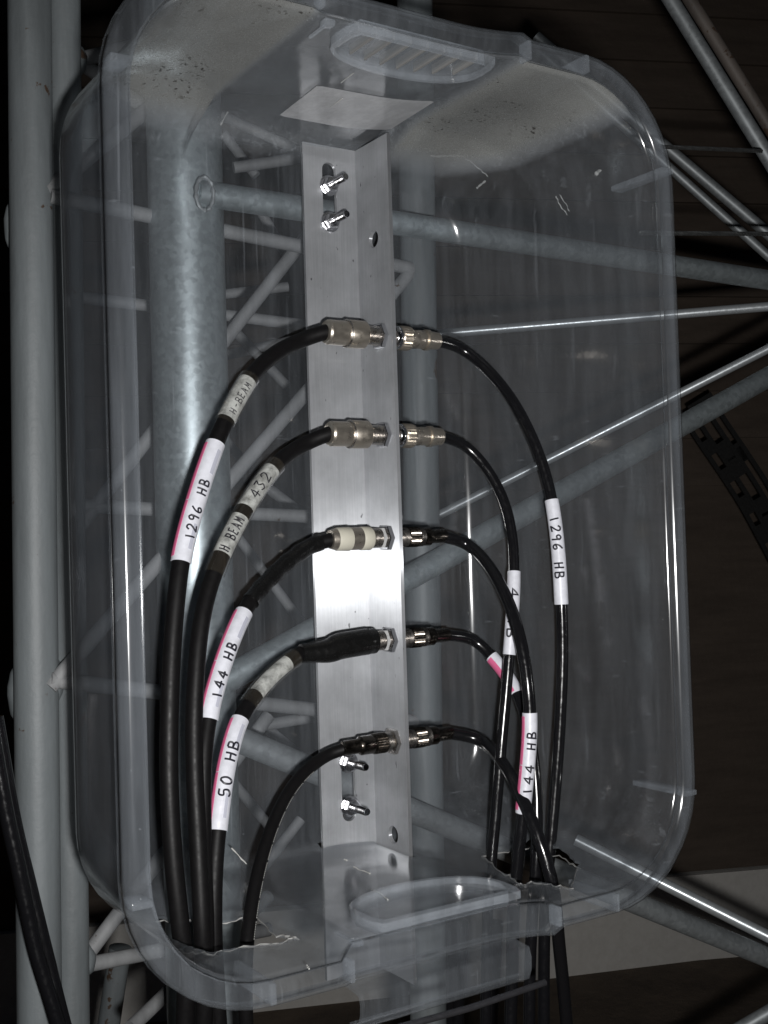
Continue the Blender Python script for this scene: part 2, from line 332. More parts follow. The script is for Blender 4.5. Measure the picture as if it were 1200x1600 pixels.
# ------------------------------------------------------------------ galvanised tubular tower
tower = thing('tubular_tower', 'galvanised steel tube tower the plastic box is clamped to', 'tower', (-.131, .048, zg))
LG = Vector((-.131, .047, 0)); seg('leg', LG+Vector((0, 0, zg)), LG+Vector((.01, .01, 1.2)), .0295, M['galv'], tower, 48)
def pipe(name, pts, r, material, t0=0, t1=1):
    P = [at(x, y, d) for x, y, d in pts]
    a, b = ext(P[0], P[-1], t0, t1); return seg(name, a, b, r, M[material], tower, 24)
pipe('cross_tube', [(308, 301, .90), (1190, 436, 1.20)], .0100, 'galv', 0, 1.6)
pipe('cross_tube', [(318, 1082, .895), (1190, 595, 1.22)], .0106, 'galv', 0, 1.6)
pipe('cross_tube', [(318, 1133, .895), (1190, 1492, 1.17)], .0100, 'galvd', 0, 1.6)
pipe('brace_rod', [(560, 532, 1.36), (1200, 479, 1.30)], .0052, 'shiny', 0, 1.5)
pipe('brace_rod', [(640, 828, 1.36), (1200, 545, 1.28)], .0050, 'shiny', 0, 1.5)
pipe('brace_rod', [(900, 1312, 1.24), (1200, 1463, 1.17)], .0062, 'shiny', 0, 1.5)
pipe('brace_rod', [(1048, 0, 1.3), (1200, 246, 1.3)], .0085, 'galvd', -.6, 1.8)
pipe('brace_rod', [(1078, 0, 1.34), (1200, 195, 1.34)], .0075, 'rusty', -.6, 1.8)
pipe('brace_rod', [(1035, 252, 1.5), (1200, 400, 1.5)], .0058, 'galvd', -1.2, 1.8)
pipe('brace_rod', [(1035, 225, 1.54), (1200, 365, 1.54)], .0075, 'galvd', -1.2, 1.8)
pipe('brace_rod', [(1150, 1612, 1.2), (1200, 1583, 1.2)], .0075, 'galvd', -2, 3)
# weld bead where the upper cross tube meets the leg
bm = bmesh.new(); c = at(320, 303, .885); pts = []
for k in range(25):
    a = 2*math.pi*k/24; pts.append(c+UP*math.cos(a)*.0125+RT*math.sin(a)*.006+FW*(.004*math.sin(a)))
rr = [.0016+.0006*math.sin(k*2.7) for k in range(25)]; tube(bm, pts, rr, 8); finish(bm, 'weld_bead', M['galvd'], tower)

# twisted wires to the right of the box
def wire(pts, r, label):
    P = [at(*q) for q in pts]; P = [P[0].lerp(P[-1], k/150) for k in range(151)]; bm = bmesh.new(); F = frames(P)
    for s in range(4):
        q = [p+(n*math.cos(i*.55+s*math.pi/2)+b*math.sin(i*.55+s*math.pi/2))*r*.5 for i, (p, (t, n, b)) in enumerate(zip(P, F))]
        tube(bm, q, r*.52, 6)
    tag(finish(bm, 'wire_rope', M['wire']), label, 'wire rope', 'thin wire ropes crossing right of the box')
wire([(1000, 228, 1.15), (1190, 236, 1.25)], .0022, 'upper thin twisted steel wire rope ending at the sloping pipe')
wire([(1000, 364, 1.15), (1260, 366, 1.25)], .0024, 'lower dark twisted steel wire rope crossing the double sloping rods')

# chain-like shadow on the siding, built as a black slotted strip before it
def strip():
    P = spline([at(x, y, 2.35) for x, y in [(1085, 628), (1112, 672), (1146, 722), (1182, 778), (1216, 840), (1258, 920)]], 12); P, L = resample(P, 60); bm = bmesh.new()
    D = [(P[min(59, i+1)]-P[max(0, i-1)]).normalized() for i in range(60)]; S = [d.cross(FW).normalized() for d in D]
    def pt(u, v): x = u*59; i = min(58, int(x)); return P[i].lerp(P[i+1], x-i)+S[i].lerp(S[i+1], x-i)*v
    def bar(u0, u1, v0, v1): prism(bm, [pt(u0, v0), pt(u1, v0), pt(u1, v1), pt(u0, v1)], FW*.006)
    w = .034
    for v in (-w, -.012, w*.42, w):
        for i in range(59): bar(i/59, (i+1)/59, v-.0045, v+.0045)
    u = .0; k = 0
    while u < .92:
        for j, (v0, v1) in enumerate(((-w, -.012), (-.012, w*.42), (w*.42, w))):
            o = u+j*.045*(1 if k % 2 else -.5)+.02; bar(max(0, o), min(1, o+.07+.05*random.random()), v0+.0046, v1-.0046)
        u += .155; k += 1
    tag(finish(bm, 'shadow_strip', M['black'], smooth=False), 'chain-like shadow built as a black slotted strip in front of the brown siding', 'cable chain')
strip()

# ------------------------------------------------------------------ storage box
box = thing('storage_box', 'cloudy clear plastic storage box on its end, opening towards the viewer', 'storage box', (-.0655, 0, 0))
XC = -.0655
def rise(x): return .0055*max(0, (x-.018)/.058)**2
def outline(hx, hz, r, zt, zb, na=10, hn=.076, sl=.008):
    P = []
    def mid(x0, x1, z, sg, n=16):
        for k in range(n+1): x = x0+(x1-x0)*k/n; P.append((XC+x, z+sg*rise(x)))
    def arc(cx, cz, a0):
        for k in range(na+1):
            a = a0-k*(math.pi/2)/na; P.append((XC+cx+r*math.cos(a), cz+r*math.sin(a)))
    def side(x0, z0, x1, z1, n):
        for k in range(1, n): P.append((XC+x0+(x1-x0)*k/n, z0+(z1-z0)*k/n))
    arc(hx-r, hz-r, math.pi/2); side(hx, hz-r, hx, -hz+r, 14); arc(hx-r, -hz+r, 0)
    side(hx-r, -hz, hn+sl, -hz, 3); P.append((XC+hn+sl, -hz)); mid(hn, -hn, -zb, -1); P.append((XC-hn-sl, -hz)); side(-hn-sl, -hz, -hx+r, -hz, 3)
    arc(-hx+r, -hz+r, -math.pi/2); side(-hx, -hz+r, -hx, hz-r, 14); arc(-hx+r, hz-r, math.pi)
    side(-hx+r, hz, -hn-sl, hz, 3); P.append((XC-hn-sl, hz)); mid(-hn, hn, zt, 1); P.append((XC+hn+sl, hz)); side(hn+sl, hz, hx-r, hz, 3)
    return P
def loft(levels, name, material, cap, thick, parent):
    bm = bmesh.new(); rings = []
    for (Y, *a) in levels:
        rings.append([bm.verts.new((x, Y, z)) for x, z in outline(*a)])
    n = len(rings[0])
    for A, B in zip(rings, rings[1:]):
        for k in range(n): bm.faces.new((A[k], A[(k+1) % n], B[(k+1) % n], B[k]))
    if cap: bm.faces.new(rings[-1])
    o = finish(bm, name, material, parent, ang=50)
    md = o.modifiers.new('s', 'SOLIDIFY'); md.thickness = thick; md.offset = 0; return o
levels = [(-.1965, .201, .284, .070, .2815, .2745), (-.19, .200, .283, .070, .2815, .2745), (-.13, .1990, .2825, .068, .2815, .2745), (-.07, .198, .282, .066, .2815, .2745),
          (-.060, .1955, .280, .064, .2815, .2745), (-.012, .176, .262, .058, .2815, .2745), (-.004, .171, .258, .055, .279, .273), (.002, .163, .25, .05, .268, .264)]
shell = loft(levels, 'shell', M['box'], True, .0016, box)

def jag(pts, amp=.0016, n=7):
    out = []
    for i in range(len(pts)):
        a = Vector(pts[i]); b = Vector(pts[(i+1) % len(pts)]); q = Vector((-(b-a).y, (b-a).x)).normalized()
        for k in range(n): out.append(a.lerp(b, k/n)+q*random.uniform(-amp, amp))
    return out
def xy(px, py, Z): v = onZ(px, py, Z); return (v.x, v.y)
ZW = -.282
holeL = jag([xy(*p, ZW) for p in [(238, 1440), (300, 1438), (345, 1440), (398, 1432), (432, 1462), (466, 1465), (432, 1474), (372, 1480), (325, 1491), (280, 1486), (248, 1468)]])
holeR = jag([xy(*p, ZW) for p in [(752, 1338), (800, 1328), (835, 1322), (872, 1338), (906, 1355), (893, 1390), (860, 1381), (832, 1377), (818, 1384), (790, 1366)]])
cut = bmesh.new()
for h in (holeL, holeR): prism(cut, [(p.x, p.y, -.31) for p in h], (0, 0, .07))
slot = [(-.057, .006), (.004, .006), (.004, -.057), (-.0045, -.057), (-.0045, -.0045), (-.045, -.0045), (-.052, -.006), (-.055, -.001)]
prism(cut, [(x, y, -.31) for x, y in slot], (0, 0, .041))
bmesh.ops.recalc_face_normals(cut, faces=cut.faces[:])
cme = bpy.data.meshes.new('c'); cut.to_mesh(cme); cut.free(); co = bpy.data.objects.new('c', cme); C.objects.link(co)
bo = shell.modifiers.new('b', 'BOOLEAN'); bo.operation = 'DIFFERENCE'; bo.object = co; bo.solver = 'EXACT'
bpy.context.view_layer.update(); dg = bpy.context.evaluated_depsgraph_get()
nm = bpy.data.meshes.new_from_object(shell.evaluated_get(dg)); shell.modifiers.clear(); shell.data = nm
bpy.data.objects.remove(co); bpy.data.meshes.remove(cme)
for h, nmz in ((holeL, -.2825), (holeR, -.2825)):
    bm = bmesh.new(); P = [Vector((p.x, p.y, nmz+random.uniform(-.0008, .0012))) for p in h]; P.append(P[0])
    tube(bm, P, [random.uniform(.0002, .0008) for _ in P], 5); finish(bm, 'torn_edge', M['torn'], box)

# rim: rolled flange with a skirt, plus ribs under it
rim = [(-.1965, .2010, .2840, .070, .2815, .2745), (-.2005, .2025, .2855, .072, .283, .276), (-.2020, .2060, .289, .075, .287, .281), (-.2020, .2110, .294, .079, .292, .290),
       (-.2008, .2132, .2962, .081, .2942, .2942), (-.198, .2142, .2972, .082, .2952, .2952), (-.188, .2146, .2976, .082, .2956, .2956)]
loft(rim, 'rim', M['rim'], False, .0018, box)
for sx in (-1, 1):
    for sz in (-1, 1):
        bm = bmesh.new(); x = XC+sx*.2075; boxm(bm, (x-.0058, -.2030, sz*.226-.0020), (x+.0058, -.186 if sx < 0 else -.150, sz*.226+.0020), bev=.0008); finish(bm, 'rib', M['boxrib'], box)
        bm = bmesh.new(); x = XC+sx*.132; boxm(bm, (x-.0020, -.2030, sz*.290-.006), (x+.0020, -.155, sz*.290+.006), bev=.0008); finish(bm, 'rib', M['boxrib'], box)
        bm = bmesh.new(); x = XC+sx*.080; boxm(bm, (x-.0016, -.2032, sz*.289-.0065), (x+.0016, -.193, sz*.289+.0065), bev=.0008); finish(bm, 'rim_post', M['boxrib'], box)

# D shaped hand grips in both ends
def dshape(sx=.066, y0=-.205, y1=-.130, n=28):
    P = []
    for k in range(n+1):
        a = math.pi*k/n; P.append((XC+.001-sx*math.cos(a)*1.0, y0+.022+(y1-y0-.022)*math.sin(a)**.8))
    P += [(XC+.001+sx*.985, y0+.010), (XC+.001+sx*.93, y0+.002), (XC+.001-sx*.93, y0+.002), (XC+.001-sx*.985, y0+.010)]
    return P
for s, zz in ((-1, .2725), (1, .2795)):
    y0, y1 = (-.196, -.130) if s < 0 else (-.199, -.146)
    D = dshape(.0575, y0, y1); cx, cy = XC, (y0+y1)/2
    bm = bmesh.new(); n = len(D); wd_ = [.0065 if k > 28 or k < 2 or k > n-3 else .0042 for k in range(n)]
    O = [Vector((x, y, 0)) for x, y in D]; I = [Vector((cx+(p.x-cx)*(1-wq/.066), cy+(p.y-cy)*(1-wq/.033), 0)) for p, wq in zip(O, wd_)]
    rows = []
    for pts, z_ in ((O, s*(zz+.0015)), (O, s*(zz-.0035)), (I, s*(zz-.0035)), (I, s*(zz+.0065))): rows.append([bm.verts.new((p.x, p.y, z_)) for p in pts])
    for A, B in zip(rows, rows[1:]):
        for k in range(n): bm.faces.new((A[k], A[(k+1) % n], B[(k+1) % n], B[k]))
    bm.faces.new(rows[-1])
    gp = finish(bm, 'hand_grip', M['lip'], box, ang=50)
    if s > 0:
        for k in range(8):
            x = XC-.047+k*.0132; yb = y0+.010; ye = y0+.012+(y1-y0-.018)*math.sqrt(max(.1, 1-((x-XC)/.064)**2))
            bm = bmesh.new(); boxm(bm, (x-.0006, yb, zz+.0), (x+.0006, ye, zz+.0062)); finish(bm, 'grip_rib', M['torn'], gp, smooth=False)
# small square posts beside the grips
for x, y, z in ((-.139, -.196, -.275), (-.139, -.196, .276)):
    bm = bmesh.new(); s = 1 if z > 0 else -1
    boxm(bm, (x-.0036, y-.0036, z-.002), (x+.0036, y+.0036, z+.002), bev=.0008); boxm(bm, (x-.0008, y+.004, z-.0008), (x+.0008, y+.022, z+.0008)); finish(bm, 'latch_socket', M['boxrib'], box)
# hinged latch below the lower rim with its wire
ltc = None
bm = bmesh.new(); prof = []
for k in range(9):
    a = R(200+k*17); prof.append((-.197+.013*math.cos(a)*.8, -.308+.013*math.sin(a)))
prof = [(-.190, -.2995)] + [(-.2065, -.301)] + [(-.2085, -.307), (-.208, -.315), (-.2055, -.3215), (-.200, -.3245), (-.194, -.3235)] + [(-.194, -.3215), (-.199, -.322), (-.2038, -.3195), (-.206, -.314), (-.2065, -.308), (-.205, -.303), (-.190, -.3015)]
prism(bm, [(XC-.078, y, z) for y, z in prof], (.128, 0, 0)); ltc = finish(bm, 'latch', M['rim'], box, ang=50)
bm = bmesh.new(); tube(bm, [(XC-.074, -.2065, -.3265), (XC+.0, -.208, -.3275), (XC+.062, -.2065, -.3265)], .0021, 12); finish(bm, 'latch_wire', M['darkrod'], ltc)
# sticker on the upper end
c4 = [onZ(x, y, .2802) for x, y in ((436, 181), (496, 134), (680, 168), (610, 213))]
bm = bmesh.new(); nu, nv = 24, 8; G = []
for k in (0, 1):
    G.append([[None]*(nv+1) for _ in range(nu+1)])
    for i in range(nu+1):
        for j in range(nv+1):
            u = i/nu; v = j/nv; e = .05*(1-abs(2*u-1)**14)+.95; vv = .5+(v-.5)*e if u in (0, 1) else v
            p = (c4[0]*(1-u)+c4[3]*u)*(1-vv)+(c4[1]*(1-u)+c4[2]*u)*vv; G[k][i][j] = bm.verts.new((p.x, p.y, .28055+rise(p.x-XC)-.0001-k*.00015))
for i in range(nu):
    for j in range(nv):
        bm.faces.new((G[0][i][j], G[0][i+1][j], G[0][i+1][j+1], G[0][i][j+1])); bm.faces.new((G[1][i][j], G[1][i][j+1], G[1][i+1][j+1], G[1][i+1][j]))
for i in range(nu):
    for j in (0, nv): bm.faces.new((G[0][i][j], G[0][i+1][j], G[1][i+1][j], G[1][i][j]))
for j in range(nv):
    for i in (0, nu): bm.faces.new((G[0][i][j], G[0][i][j+1], G[1][i][j+1], G[1][i][j]))
so = finish(bm, 'sticker', M['sticker'], box, ang=60)

# small stress creases, their glints put in as pale threads, and scrapes in the plastic
def scrape_or_glint(pts, fn, r=.0004, w=.0007):
    P = [fn(x, y) for x, y in pts]; q = []
    for a, b in zip(P, P[1:]):
        for k in range(6): q.append(a.lerp(b, k/6)+Vector((random.uniform(-w, w), 0, random.uniform(-w, w))))
    q.append(P[-1]); bm = bmesh.new(); tube(bm, q, [r*random.uniform(.4, 1.3) for _ in q], 6); finish(bm, 'crease_glint', M['crease_glint'], box)
by = lambda x, y: onY(x, y, -.0002)
scrape_or_glint([(672, 243), (700, 244), (722, 243)], by, .0009); scrape_or_glint([(722, 243), (740, 256), (762, 276)], by, .0004); scrape_or_glint([(745, 293), (758, 283)], by, .0009)
scrape_or_glint([(868, 306), (876, 322), (886, 336)], lambda x, y: onY(x, y, -.055), .0005); scrape_or_glint([(874, 304), (884, 318), (890, 330)], lambda x, y: onY(x, y, -.055), .0004)
scrape_or_glint([(930, 272), (938, 266)], lambda x, y: onY(x, y, -.1), .0016)
lowz = lambda x, y: onZ(x, y, -.2733)
for p in ([(552, 1355), (578, 1365)], [(580, 1390), (592, 1394), (606, 1406)], [(538, 1343), (542, 1344)], [(480, 1508), (483, 1514)]): scrape_or_glint(p, lowz, .00045, .0003)
scrape_or_glint([(345, 195), (356, 175)], by, .0006, .0002); scrape_or_glint([(362, 1325), (385, 1350)], lambda x, y: onY(x, y, -.03), .0005, .0002)
upz = lambda x, y: onZ(x, y, .2788)
for p in ([(533, 129), (553, 114)], [(515, 168), (535, 154)]): scrape_or_glint(p, upz, .0003, .0001)

# ------------------------------------------------------------------ aluminium angle
br = thing('angle_bracket', 'bare aluminium angle bar running down the middle of the plastic box', 'bracket', (0, 0, -.27))
ZT, ZB = .2777, -.375
def stadium(cx, cz, w, h, n=10):
    P = []; r = w/2
    for k in range(n+1): a = math.pi*k/n; P.append((cx+r*math.cos(a), cz+h/2-r+r*math.sin(a)))
    for k in range(n+1): a = math.pi+math.pi*k/n; P.append((cx+r*math.cos(a), cz-h/2+r+r*math.sin(a)))
    return P
def plate(name, outer, holes, th, mtx, parent, material):
    cu = bpy.data.curves.new(name, 'CURVE'); cu.dimensions = '2D'; cu.fill_mode = 'BOTH'; cu.extrude = th/2; cu.bevel_depth = 0
    for P in [outer]+holes:
        s = cu.splines.new('POLY'); s.points.add(len(P)-1)
        for q, p in zip(s.points, P): q.co = (p[0], p[1], 0, 1)
        s.use_cyclic_u = True
    t = bpy.data.objects.new('t', cu); C.objects.link(t); bpy.context.view_layer.update()
    me = bpy.data.meshes.new_from_object(t.evaluated_get(bpy.context.evaluated_depsgraph_get())); bpy.data.objects.remove(t)
    me.transform(mtx); me.name = name; me.materials.clear(); me.materials.append(material)
    o = bpy.data.objects.new(name, me); C.objects.link(o)
    if parent: o.parent = parent; o.matrix_parent_inverse = Matrix.Translation(-parent.location)
    return o
# local (x, y) -> world (X, Z)
mL = Matrix(((1, 0, 0, 0), (0, 0, 1, -.0015), (0, 1, 0, 0), (0, 0, 0, 1)))
plate('mounting_flange', [(-.05, ZB), (.0015, ZB), (.0015, ZT), (-.05, ZT)], [stadium(-.0265, .2365, .0125, .056), stadium(-.0255, -.2285, .0125, .056)], .003, mL, br, M['alu'])
mR = Matrix(((0, 0, 1, 0), (-1, 0, 0, 0), (0, 1, 0, 0), (0, 0, 0, 1)))
CZ = [.1220, .0447, -.0352, -.1142, -.1925]
mh = [stadium(.035, z, .0155, .0155) for z in CZ]
plate('connector_flange', [(.0032, ZB), (.05, ZB), (.05, ZT), (.0032, ZT)], [stadium(.0267, .2005, .0135, .0135), stadium(.0283, -.266, .0135, .0135)]+mh, .003, mR, br, M['alu'])

# U bolts: two studs each, nuts and washers, passing round the tower's cross tubes
def ubolt(x, z1, z2, label):
    t = thing('u_bolt', label, 'u-bolt', (x, 0, (z1+z2)/2), 'u-bolts clamping the aluminium bar')
    c = (z1+z2)/2; h = abs(z1-z2)/2; P = [Vector((x, -.030, c+h)), Vector((x, .018, c+h))]
    for k in range(1, 12): a = math.pi*k/12; P.append(Vector((x, .018+h*math.sin(a)*.9, c+h*math.cos(a))))
    P += [Vector((x, .018, c-h)), Vector((x, -.030, c-h))]
    bm = bmesh.new(); tube(bm, P, .0026, 16); finish(bm, 'rod', M['zinc'], t)
    for z in (c+h, c-h):
        bm = bmesh.new(); pr = [(0, .0022)]; d = .0008; 
        while d < .0125: pr += [(d, .0031), (d+.0004, .0026)]; d += .0008
        pr.append((.0135, .002)); lathe(bm, (x, -.0165, z), (0, -1, 0), pr, 16); finish(bm, 'thread', M['zinc'], t)
        bm = bmesh.new(); lathe(bm, (x, -.0055, z), (0, -1, 0), [(0, .0058, 6), (.0004, .0063, 6), (.0050, .0063, 6), (.0056, .0056, 6)], 36, .4); finish(bm, 'nut', M['zinc'], t, ang=25)
        bm = bmesh.new(); lathe(bm, (x, -.0032, z), (0, -1, 0), [(0, .0082), (.0016, .0082)], 28); finish(bm, 'washer', M['zinc'], t)
ubolt(-.0275, .2456, .2165, 'upper U-bolt, two bright studs with nuts in the slot near the top of the bar')
ubolt(-.0255, -.2105, -.2446, 'lower U-bolt, two bright studs below the lowest coax connector')

# ------------------------------------------------------------------ handwriting: strokes in a 0.62 x 1 cell
GL = {'1': [[(.2, .92), (.3, 0)]], '2': [[(.02, .75), (.2, .98), (.45, .9), (.45, .6), (.05, .05), (.1, .0), (.55, .08)]],
      '9': [[(.5, .8), (.3, .98), (.08, .8), (.15, .55), (.42, .6), (.5, .85), (.45, .0)]], '6': [[(.45, .98), (.12, .6), (.05, .2), (.25, .0), (.48, .15), (.4, .4), (.1, .3)]],
      'H': [[(.05, .95), (.05, 0)], [(.5, 1), (.48, .02)], [(.05, .5), (.5, .52)]], 'B': [[(.08, 1), (.08, 0)], [(.08, .98), (.42, .92), (.4, .58), (.1, .52), (.5, .4), (.48, .08), (.06, .02)]],
      '4': [[(.4, 0), (.42, 1), (.0, .35), (.6, .38)]], '5': [[(.5, 1), (.12, .98), (.08, .58), (.42, .6), (.48, .2), (.25, 0), (.02, .1)]],
      '0': [[(.25, 1), (.03, .6), (.1, .08), (.35, .02), (.5, .45), (.42, .9), (.25, 1)]], 'E': [[(.45, .98), (.06, 1), (.04, .02), (.48, .05)], [(.05, .5), (.4, .52)]],
      'A': [[(.0, 0), (.25, 1), (.52, 0)], [(.1, .35), (.44, .38)]], 'M': [[(.0, 0), (.08, .95), (.28, .3), (.5, .95), (.58, 0)]], '-': [[(.1, .48), (.45, .52)]],
      '3': [[(.05, .95), (.45, .95), (.2, .58), (.48, .3), (.28, 0), (.0, .1)]], '8': [[(.45, .85), (.25, 1), (.05, .8), (.45, .25), (.25, 0), (.05, .2), (.45, .85)]], ' ': []}

# cable: path in 3D from pixel waypoints with the depth Y of each
def cable_path(w): return spline([onY(x, y, Y) for x, y, Y in w], 8)
def cut_path(P, a, b, ax=1):      # the stretch of the path whose picture height (or x) lies between a and b
    Q = []
    for p in P:
        v = pix(p)[ax]
        if min(a, b) <= v <= max(a, b): Q.append(p)
    return Q
class Strip:
    def __init__(s, P, rad, span=82, roll=0, flip=False):
        s.P, s.L = resample(P, 40); s.rad = rad; s.span = R(span); s.roll = R(roll)
        if flip: s.P.reverse()
    def S(s, u, t, lift=0):       # u along 0..1, t across -1..1
        x = u*39; i = min(38, max(0, int(x))); p = s.P[i].lerp(s.P[i+1], x-i); d = (s.P[min(39, i+2)]-s.P[max(0, i-1)]).normalized()
        v = (CAM-p); v = (v-d*v.dot(d)).normalized(); ac = d.cross(v).normalized(); a = t*s.span+s.roll
        return p+(ac*math.sin(a)+v*math.cos(a))*(s.rad+lift)
    def patch(s, u0, u1, t0, t1, lift, name, material, parent, nu=30, nt=12, th=.0003):
        bm = bmesh.new(); G = [[[bm.verts.new(s.S(u0+(u1-u0)*i/nu, t0+(t1-t0)*j/nt, lift+k*th)) for j in range(nt+1)] for i in range(nu+1)] for k in (0, 1)]
        for i in range(nu):
            for j in range(nt):
                bm.faces.new((G[0][i][j], G[0][i+1][j], G[0][i+1][j+1], G[0][i][j+1])); bm.faces.new((G[1][i][j], G[1][i][j+1], G[1][i+1][j+1], G[1][i+1][j]))
        for i in range(nu):
            for j in (0, nt): bm.faces.new((G[0][i][j], G[0][i+1][j], G[1][i+1][j], G[1][i][j]))
        for j in range(nt):
            for i in (0, nu): bm.faces.new((G[0][i][j], G[0][i][j+1], G[1][i][j+1], G[1][i][j]))
        return finish(bm, name, material, parent, ang=60)
    def text(s, txt, u0, hgt, tc, lift, name, parent, up=1, cell=None, wid=.00055, material=None):
        # hgt: letter height in metres, letters advance along +u; up=1: letter tops point to +t
        bm = bmesh.new(); cw = (cell or hgt*.72)/s.L; arc = s.rad*s.span
        for k, ch in enumerate(txt):
            for st in GL[ch]:
                st2 = [Vector((a, b, 0)) for a, b in st]; st2 = spline(st2, 4) if len(st2) > 2 and ch not in 'HAEM41' else [st2[0].lerp(st2[-1], i/4) for i in range(5)] if len(st2) == 2 else [a.lerp(b, i/3) for a, b in zip(st2, st2[1:]) for i in range(4)]
                jx, jy = random.uniform(-.03, .03), random.uniform(-.05, .05)
                Q = [s.S(min(1, max(0, u0+(k+(p.x+jx)/.72*.8)*cw)), tc+up*((p.y+jy-.5)*hgt)/arc, lift) for p in st2]
                q2 = [Q[0]]
                for a in Q[1:]:
                    if (a-q2[-1]).length > 1e-5: q2.append(a)
                if len(q2) > 1: tube(bm, q2, wid, 6)
        return finish(bm, name, material or M['ink'], parent)

def add_label(par, P, a, b, rad, pink=None, txt='', hgt=.006, u0=.3, tc=0, up=1, cell=None, ax=1, span=82, roll=0, old=False, grey=True, wid=.0005, lab=None, flip=False):
    s = Strip(cut_path(P, a, b, ax), rad+.0006, span, roll, flip)
    o = s.patch(0, 1, -1, 1, 0, 'label', M['oldw'] if old else M['white'], par)
    if lab: o['label'] = lab
    if pink:
        t0, t1 = pink; s.patch(.035, .47, t0, t1, .00035, 'pink_stripe', M['pink'], o); s.patch(.48, .965, t0, t1, .00035, 'pink_stripe', M['pink'], o)
    if grey and pink: 
        m_ = 1 if pink[0] < 0 else -1
        s.patch(.10, .30, .30*m_, .55*m_, .00035, 'grey_print', M['greyp'], o, nu=12, nt=3); s.patch(.72, .93, .30*m_, .58*m_, .00035, 'grey_print', M['greyp'], o, nu=12, nt=3)
    if txt: s.text(txt, u0, hgt, tc, .0008, 'handwriting', o, up, cell, wid*1.35)
    return s

NX = (1, 0, 0)
CBG = 'coax cables plugged into the aluminium bar'
def plugN(par, side, z, style, X0=None):
    """coax plug along X, from the flange (X=0) outwards; side -1 left, +1 right"""
    y = -.035; ax = (side, 0, 0); sh = -.0042 if side > 0 else .0042
    if style == 'nickel':        # satin crimped type, left
        bm = bmesh.new(); lathe(bm, (side*(.030+sh), y, z), ax, [(0, .0090), (.0006, .0096), (.0166, .0096), (.0172, .0090), (.0185, .0085), (.0190, .0072)], 40); pl = finish(bm, 'plug', M['nickel'], par)
        bm = bmesh.new(); lathe(bm, (side*(.014+sh), y, z), ax, [(0, .0098), (.0010, .0108), (.0150, .0108), (.0162, .0098)], 40); finish(bm, 'coupling_ring', M['nickel'], pl)
        bm = bmesh.new(); lathe(bm, (side*(.0295+sh), y, z), ax, [(0, .0105), (.0008, .0111), (.0016, .0105)], 40); finish(bm, 'lock_ring', M['chrome'], pl)
    elif style == 'cream':
        bm = bmesh.new(); lathe(bm, (side*(.016+sh), y, z), ax, [(0, .0080), (.0005, .0086), (.026, .0088), (.030, .0082), (.034, .0070)], 40); pl = finish(bm, 'plug', M['nickel'], par)
        bm = bmesh.new(); lathe(bm, (side*(.0145+sh), y, z), ax, [(0, .0084), (.0010, .0091), (.0085, .0091), (.0095, .0086)], 40); finish(bm, 'coupling_ring', M['cream'], pl)
        bm = bmesh.new(); lathe(bm, (side*(.0335+sh), y, z), ax, [(0, .0090), (.0005, .0092), (.011, .0088), (.0135, .0075)], 40); finish(bm, 'sleeve', M['cream'], pl)
    elif style == 'shrunk':
        bm = bmesh.new(); lathe(bm, (side*(.0135+sh), y, z), ax, [(0, .0080), (.004, .0088), (.006, .0088)], 40); pl = finish(bm, 'plug', M['chrome'], par)
        bm = bmesh.new(); lathe(bm, (side*(.0145+sh), y, z), ax, [(0, .0090), (.0006, .0094), (.0035, .0094), (.004, .009)], 40); finish(bm, 'coupling_ring', M['cream'], pl)
    elif style == 'bnc':         # dark polished with a knurled barrel
        bm = bmesh.new(); o = .006 if side < 0 else .018
        lathe(bm, (side*((o+.010)+sh), y, z), ax, [(0, .0066), (.001, .0072), (.013, .0072), (.014, .0062), (.015, .0056), (.028, .0054), (.0285, .0048)], 36); pl = finish(bm, 'plug', M['blackchrome'], par)
        bm = bmesh.new(); pr = [(0, .0074)]
        for k in range(12): pr += [(.0006+k*.00085, .0081, 1), (.0009+k*.00085, .0077, 1)]
        pr += [(.0112, .0074)]; lathe(bm, (side*((o+.001)+sh), y, z), ax, pr, 56); finish(bm, 'knurled_ring', M['blackchrome'], pl, ang=10)
    elif style == 'clear':       # bright coupling with a silver ferrule, right of the flange
        bm = bmesh.new(); lathe(bm, (side*(.0275+sh), y, z), ax, [(0, .0068), (.001, .0074), (.014, .0074), (.015, .0070), (.0155, .0084), (.0185, .0084), (.019, .0074), (.028, .0068)], 40); pl = finish(bm, 'plug', M['nickel'], par)
        bm = bmesh.new(); pr = [(0, .0084), (.0005, .0092)]
        for k in range(8): pr += [(.001+k*.0011, .0098, 1), (.0016+k*.0011, .0092, 1)]
        pr += [(.0105, .009)]; lathe(bm, (side*(.0175+sh), y, z), ax, pr, 44); finish(bm, 'coupling_ring', M['nickel'], pl, ang=12)
        bm = bmesh.new(); lathe(bm, (side*(.012+sh), y, z), ax, [(0, .0088), (.0005, .0092), (.005, .0092), (.0055, .0088)], 40); finish(bm, 'lock_ring', M['zinc'], pl)

def cable(side, k, wp, r, style, label, x_end, extra=None):
    """wp: (px, py, Y); the cable starts at its plug and ends below the box"""
    z = CZ[k]; t = thing('coax_cable', label, 'coax cable', (side*.04, -.035, z), CBG)
    x_end += .0042 if side < 0 else -.0042
    st = [Vector((side*(x_end-.012), -.035, z)), Vector((side*x_end, -.035, z))]
    P3 = st+[onY(*q) for q in wp]; P = spline(P3, 8)
    bm = bmesh.new(); tube(bm, P, r, 20); finish(bm, 'jacket', M['jacket' if side < 0 else 'gjacket'], t)
    plugN(t, side, z, style)
    return t, P, r
Yh = -.100
_n = Vector(NX).orthogonal().normalized(); _b = Vector(NX).cross(_n); FPH = math.atan2(Vector((0, -1, 0)).dot(_b), Vector((0, -1, 0)).dot(_n))
